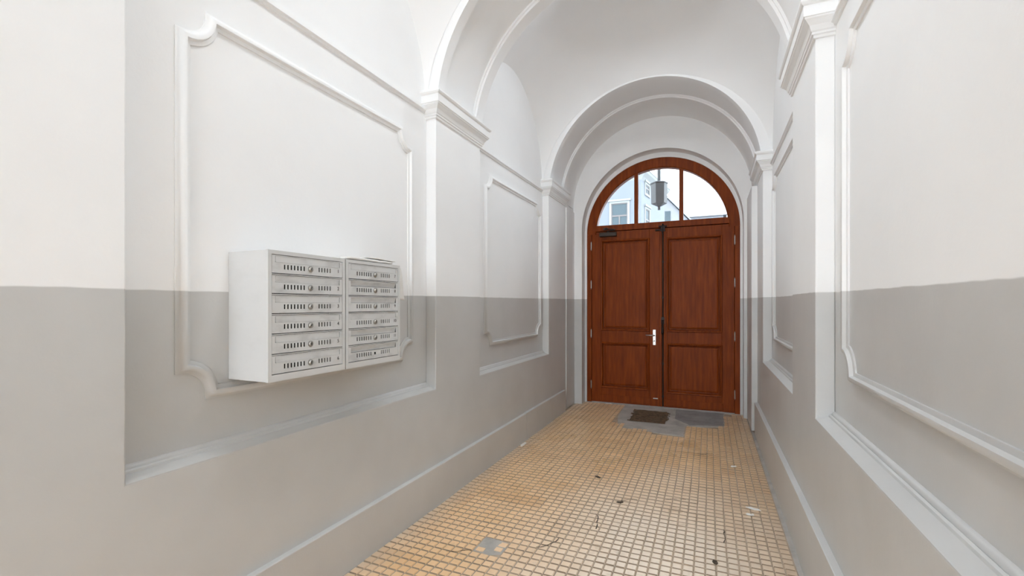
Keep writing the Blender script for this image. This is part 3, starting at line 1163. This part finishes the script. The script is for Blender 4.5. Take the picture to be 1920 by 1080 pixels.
scrap('paper_scrap', 0.285, 3.64, 0.10, 0.035, -0.3, M['paper'], 'largest pale paper scrap on the tiles by the right baseboard', 'litter')
scrap('paper_scrap', 0.26, 3.53, 0.06, 0.03, 0.2, M['paper'], 'small pale paper scrap just in front of the largest scrap', 'litter')
scrap('paper_scrap', 0.20, 4.52, 0.06, 0.03, 0.4, M['paper'], 'white paper scrap on dark tiles further along the right wall', 'litter')
scrap('paper_scrap', -1.35, 6.645, 0.13, 0.03, 0.05, M['paper'], 'white paper sliver at the foot of the left door leaf', 'litter', 0.004)
scrap('plaster_crumb', -1.765, 4.36, 0.035, 0.16, 0.0, M['paper'], 'white plaster crumbs against the left baseboard joint', 'litter')
scrap('leaf_scrap', -0.86, 3.79, 0.075, 0.03, -0.7, M['litter'], 'curled dark leaf on the middle of the tiled floor', 'litter')
scrap('leaf_scrap', -0.60, 3.37, 0.06, 0.025, 0.5, M['litter'], 'dark leaf crumb on the pale tiles', 'litter')
scrap('leaf_scrap', 0.03, 2.80, 0.035, 0.045, 0.3, M['litter'], 'small dark speck of litter at the lower right of the tiles', 'litter')

# ------------------------------------------------------------------ outside, through the fanlight
structure(MB().box(-60, 60, -40, 90, -0.35, -0.13).build('ground', M['street']))
lan = tag(empty('street_lantern', (-0.736, 7.6, 3.0)), 'grey box lantern hanging on a rod outside the fanlight', 'lantern')
mb = MB()
w0, w1, h0, h1 = 0.122, 0.128, 0.06, 0.365
for (za, ra), (zb, rb) in zip([(h0 - 0.05, 0.02), (h0, w0), (h1, w1), (h1 + 0.015, w1 + 0.012), (h1 + 0.025, w1 + 0.012)],
                              [(h0, w0), (h1, w1), (h1 + 0.015, w1 + 0.012), (h1 + 0.025, w1 + 0.012), (h1 + 0.06, 0.02)]):
    for i in range(6):
        a, b = 2 * PI * (i + 0.2) / 6, 2 * PI * (i + 1.2) / 6
        mb.face([(ra * math.cos(a), ra * math.sin(a), za), (ra * math.cos(b), ra * math.sin(b), za),
                 (rb * math.cos(b), rb * math.sin(b), zb), (rb * math.cos(a), rb * math.sin(a), zb)])
mb.build('lantern_body', M['lantern'], lan)
MB().cyl((0, 0, -0.04), (0, 0, 0.03), 0.022, 10).build('finial', M['lantern'], lan)
MB().cyl((0, 0, 0.42), (0, 0, 1.6), 0.027, 10).build('rod', M['lantern'], lan)
MB().cyl((0, 0, 1.58), (0, -0.66, 1.58), 0.02, 10).build('bracket', M['iron'], lan)


def house_a():
    h = tag(empty('town_house', (-8, 30, 0)), 'pale town house with tall window seen through the left fanlight pane', 'house')
    ox, oy = -8, 30
    E_ = 9.95
    # plan: frontal face y=30 from x=-16 to -4, side face runs back from (-4,30) to (-2.4,40)
    plan = [(-18, 30), (-4.0, 30), (-3.1, 35.8), (-16, 38)]
    plan = [(x - ox, y - oy) for x, y in plan]
    mb = MB()
    for (a, b) in zip(plan, plan[1:] + plan[:1]):
        mb.face([(a[0], a[1], -0.2), (b[0], b[1], -0.2), (b[0], b[1], E_), (a[0], a[1], E_)])
    mb.build('wall', M['house'], h)
    cx, cy = sum(p[0] for p in plan) / 4, sum(p[1] for p in plan) / 4
    mb = MB()
    for k, (sc, z) in enumerate(((1.02, E_ - 0.35), (1.05, E_ - 0.1), (1.07, E_), (1.07, E_ + 0.15))):
        pass
    lv = [(1.0, E_ - 0.5), (1.02, E_ - 0.3), (1.05, E_ - 0.1), (1.06, E_ + 0.05)]
    for (s1, z1), (s2, z2) in zip(lv, lv[1:]):
        for (a, b) in zip(plan, plan[1:] + plan[:1]):
            f = lambda p, s_, z: (cx + (p[0] - cx) * s_, cy + (p[1] - cy) * s_, z)
            mb.face([f(a, s1, z1), f(b, s1, z1), f(b, s2, z2), f(a, s2, z2)])
    mb.build('cornice', M['trimh'], h)
    mb = MB()
    for (a, b) in zip(plan, plan[1:] + plan[:1]):
        f = lambda p, s_, z: (cx + (p[0] - cx) * s_, cy + (p[1] - cy) * s_, z)
        mb.face([f(a, 1.065, E_ + 0.05), f(b, 1.065, E_ + 0.05), (cx, cy, E_ + 3.5)])
    mb.build('roof', M['roof'], h)

    def window(x0, x1, z0, z1, p, d, n):
        # p origin on wall, d along wall, n outward
        def W(u, v, o):
            return (p[0] + d[0] * u + n[0] * o - ox, p[1] + d[1] * u + n[1] * o - oy, v)
        s = MB()
        b = 0.13
        s.plate((x0 - b, x1 + b), (z0 - b, z1 + b), [(x0, x1, z0, z1)], -0.02, 0.06, W)
        s.plate((x0 - b * 1.6, x1 + b * 1.6), (z1 + b, z1 + b + 0.12), [], -0.02, 0.12, W)
        win = s.build('window', M['trimh'], h)
        g = MB()
        g.face([W(x0, z0, 0.005), W(x1, z0, 0.005), W(x1, z1, 0.005), W(x0, z1, 0.005)])
        g.build('pane', M['winglass'], win)
        fr = MB()
        zm = z0 + (z1 - z0) * 0.62
        xm = (x0 + x1) / 2
        fr.plate((x0, x1), (z0, z1), [(x0 + .06, xm - .04, z0 + .06, zm - .05), (xm + .04, x1 - .06, z0 + .06, zm - .05), (x0 + .06, x1 - .06, zm + .05, z1 - .06)], 0.005, 0.03, W)
        fr.build('sash', M['winframe'], win)
    for x in (-5.9, -8.6, -11.3):
        window(x, x + 1.05, 5.9, 8.05, (0, 30), (1, 0), (0, -1))
    L = math.hypot(1.55, 10)
    d = (1.55 / L, 10 / L)
    n = (10 / L, -1.55 / L)
    window(0.85, 1.75, 8.75, 9.35, (-4, 30), d, n)
    window(0.85, 1.75, 5.9, 7.75, (-4, 30), d, n)


def house_b():
    ox, oy = -4.4, 48
    h = tag(empty('gabled_house', (ox, oy, 0)), 'distant white gabled house behind the lantern', 'house')
    prof = [(-4.2, -0.2), (4.1, -0.2), (4.1, 8.0), (0.2, 12.4), (-4.2, 8.0)]
    mb = MB()
    mb.face([(x, 0, z) for x, z in prof])
    mb.face([(x, 9, z) for x, z in prof][::-1])
    for a, b in zip(prof, prof[1:] + prof[:1]):
        mb.face([(a[0], 0, a[1]), (b[0], 0, b[1]), (b[0], 9, b[1]), (a[0], 9, a[1])])
    mb.build('wall', M['house2'], h)
    for (a, b) in (((0.2, 12.5), (4.6, 7.6)), ((0.2, 12.5), (-4.6, 7.6))):
        mb = MB()
        for dz in (0.0, 0.18):
            mb.face([(a[0], -0.3, a[1] + dz), (b[0], -0.3, b[1] + dz), (b[0], 9.2, b[1] + dz), (a[0], 9.2, a[1] + dz)])
        mb.face([(a[0], -0.3, a[1]), (b[0], -0.3, b[1]), (b[0], -0.3, b[1] + .18), (a[0], -0.3, a[1] + .18)])
        mb.build('roof', M['roof'], h)
    for x, z in ((0.3, 9.8), (-1.8, 6.2), (1.4, 6.2)):
        MB().box(x, x + 0.55, -0.02, 0.05, z, z + 1.0).build('window', M['winglass'], h)


house_a()
house_b()
# long slate roof that rises behind the gable
rb = tag(empty('roofed_building', (-3, 62, 0)), 'far building with a low slate roof behind the gable', 'house')
MB().box(-9, 4.6, 0, 8, -0.2, 12.6).build('wall', M['house2'], rb)
mb = MB()
for y, z in ((-0.4, 12.5),):
    mb.face([(-9.4, -0.4, 12.5), (5.0, -0.4, 12.5), (4.0, 4.0, 15.6), (-9.4, 4.0, 16.0)])
    mb.face([(-9.4, 8.4, 12.5), (5.0, 8.4, 12.5), (4.0, 4.0, 15.6), (-9.4, 4.0, 16.0)])
    mb.face([(5.0, -0.4, 12.5), (5.0, 8.4, 12.5), (4.0, 4.0, 15.6)])
mb.build('roof', M['roof'], rb)

# ------------------------------------------------------------------ added fill lamps, out of view under the vaults and behind the camera
def fill_lamp(x, y, z, strength, label, dz=0.05):
    """added fill lamp, out of view: opal disc set up inside a deep metal rim"""
    t = tag(empty('fill_lamp', (x, y, z)), label, 'lamp', 'added fill lamps under the vaults')
    mb = MB()
    n = 32
    pr = [(0.0, 0.10), (0.185, 0.10), (0.185, 0.0), (0.172, 0.0), (0.168, dz + 0.01), (0.0, dz + 0.01)]
    for i in range(n):
        a, b = 2 * PI * i / n, 2 * PI * ((i + 1) % n) / n
        for (r1, z1), (r2, z2) in zip(pr, pr[1:]):
            mb.face([(r1 * math.cos(a), r1 * math.sin(a), z1), (r1 * math.cos(b), r1 * math.sin(b), z1),
                     (r2 * math.cos(b), r2 * math.sin(b), z2), (r2 * math.cos(a), r2 * math.sin(a), z2)])
    mb.build('drum_rim', M['nickel'], t, smooth=math.radians(35))
    MB().cyl((0, 0, dz), (0, 0, dz + 0.008), 0.164, 32).build('opal_disc', fill_glass(strength), t)
    return t


fill_lamp(XC, 1.83, 4.385, FILL_BAY1, 'added fill lamp under the vault above the mailboxes')
fill_lamp(XC, 4.13, 4.318, FILL_BAY2, 'added fill lamp under the vault nearest the brown door', 0.012)


def fill_globe(x, y, z, strength, label):  # globe added out of view to brighten the far end
    t = tag(empty('fill_pendant', (x, y, z)), label, 'lamp')
    mb = MB()
    n, k, r = 28, 14, 0.20
    for j in range(k):
        for i in range(n):
            q = []
            for a, b in ((i, j), (i + 1, j), (i + 1, j + 1), (i, j + 1)):
                th, ph = 2 * PI * (a % n) / n, PI * b / k
                q.append((r * math.sin(ph) * math.cos(th), r * math.sin(ph) * math.sin(th), r * math.cos(ph)))
            mb.face(q)
    mb.build('opal_globe', fill_glass(strength), t, smooth=True)
    MB().cyl((0, 0, 0.19), (0, 0, 0.24), 0.06, 16).build('collar', M['nickel'], t)
    MB().cyl((0, 0, 0.24), (0, 0, 4.45 - z), 0.008, 8).build('rod', M['nickel'], t)
    MB().cyl((0, 0, 4.42 - z), (0, 0, 4.48 - z), 0.06, 16).build('ceiling_rose', M['nickel'], t)
    return t


fill_globe(XC, -4.0, 3.3, FILL_BACK, 'added fill globe hanging far behind the camera')
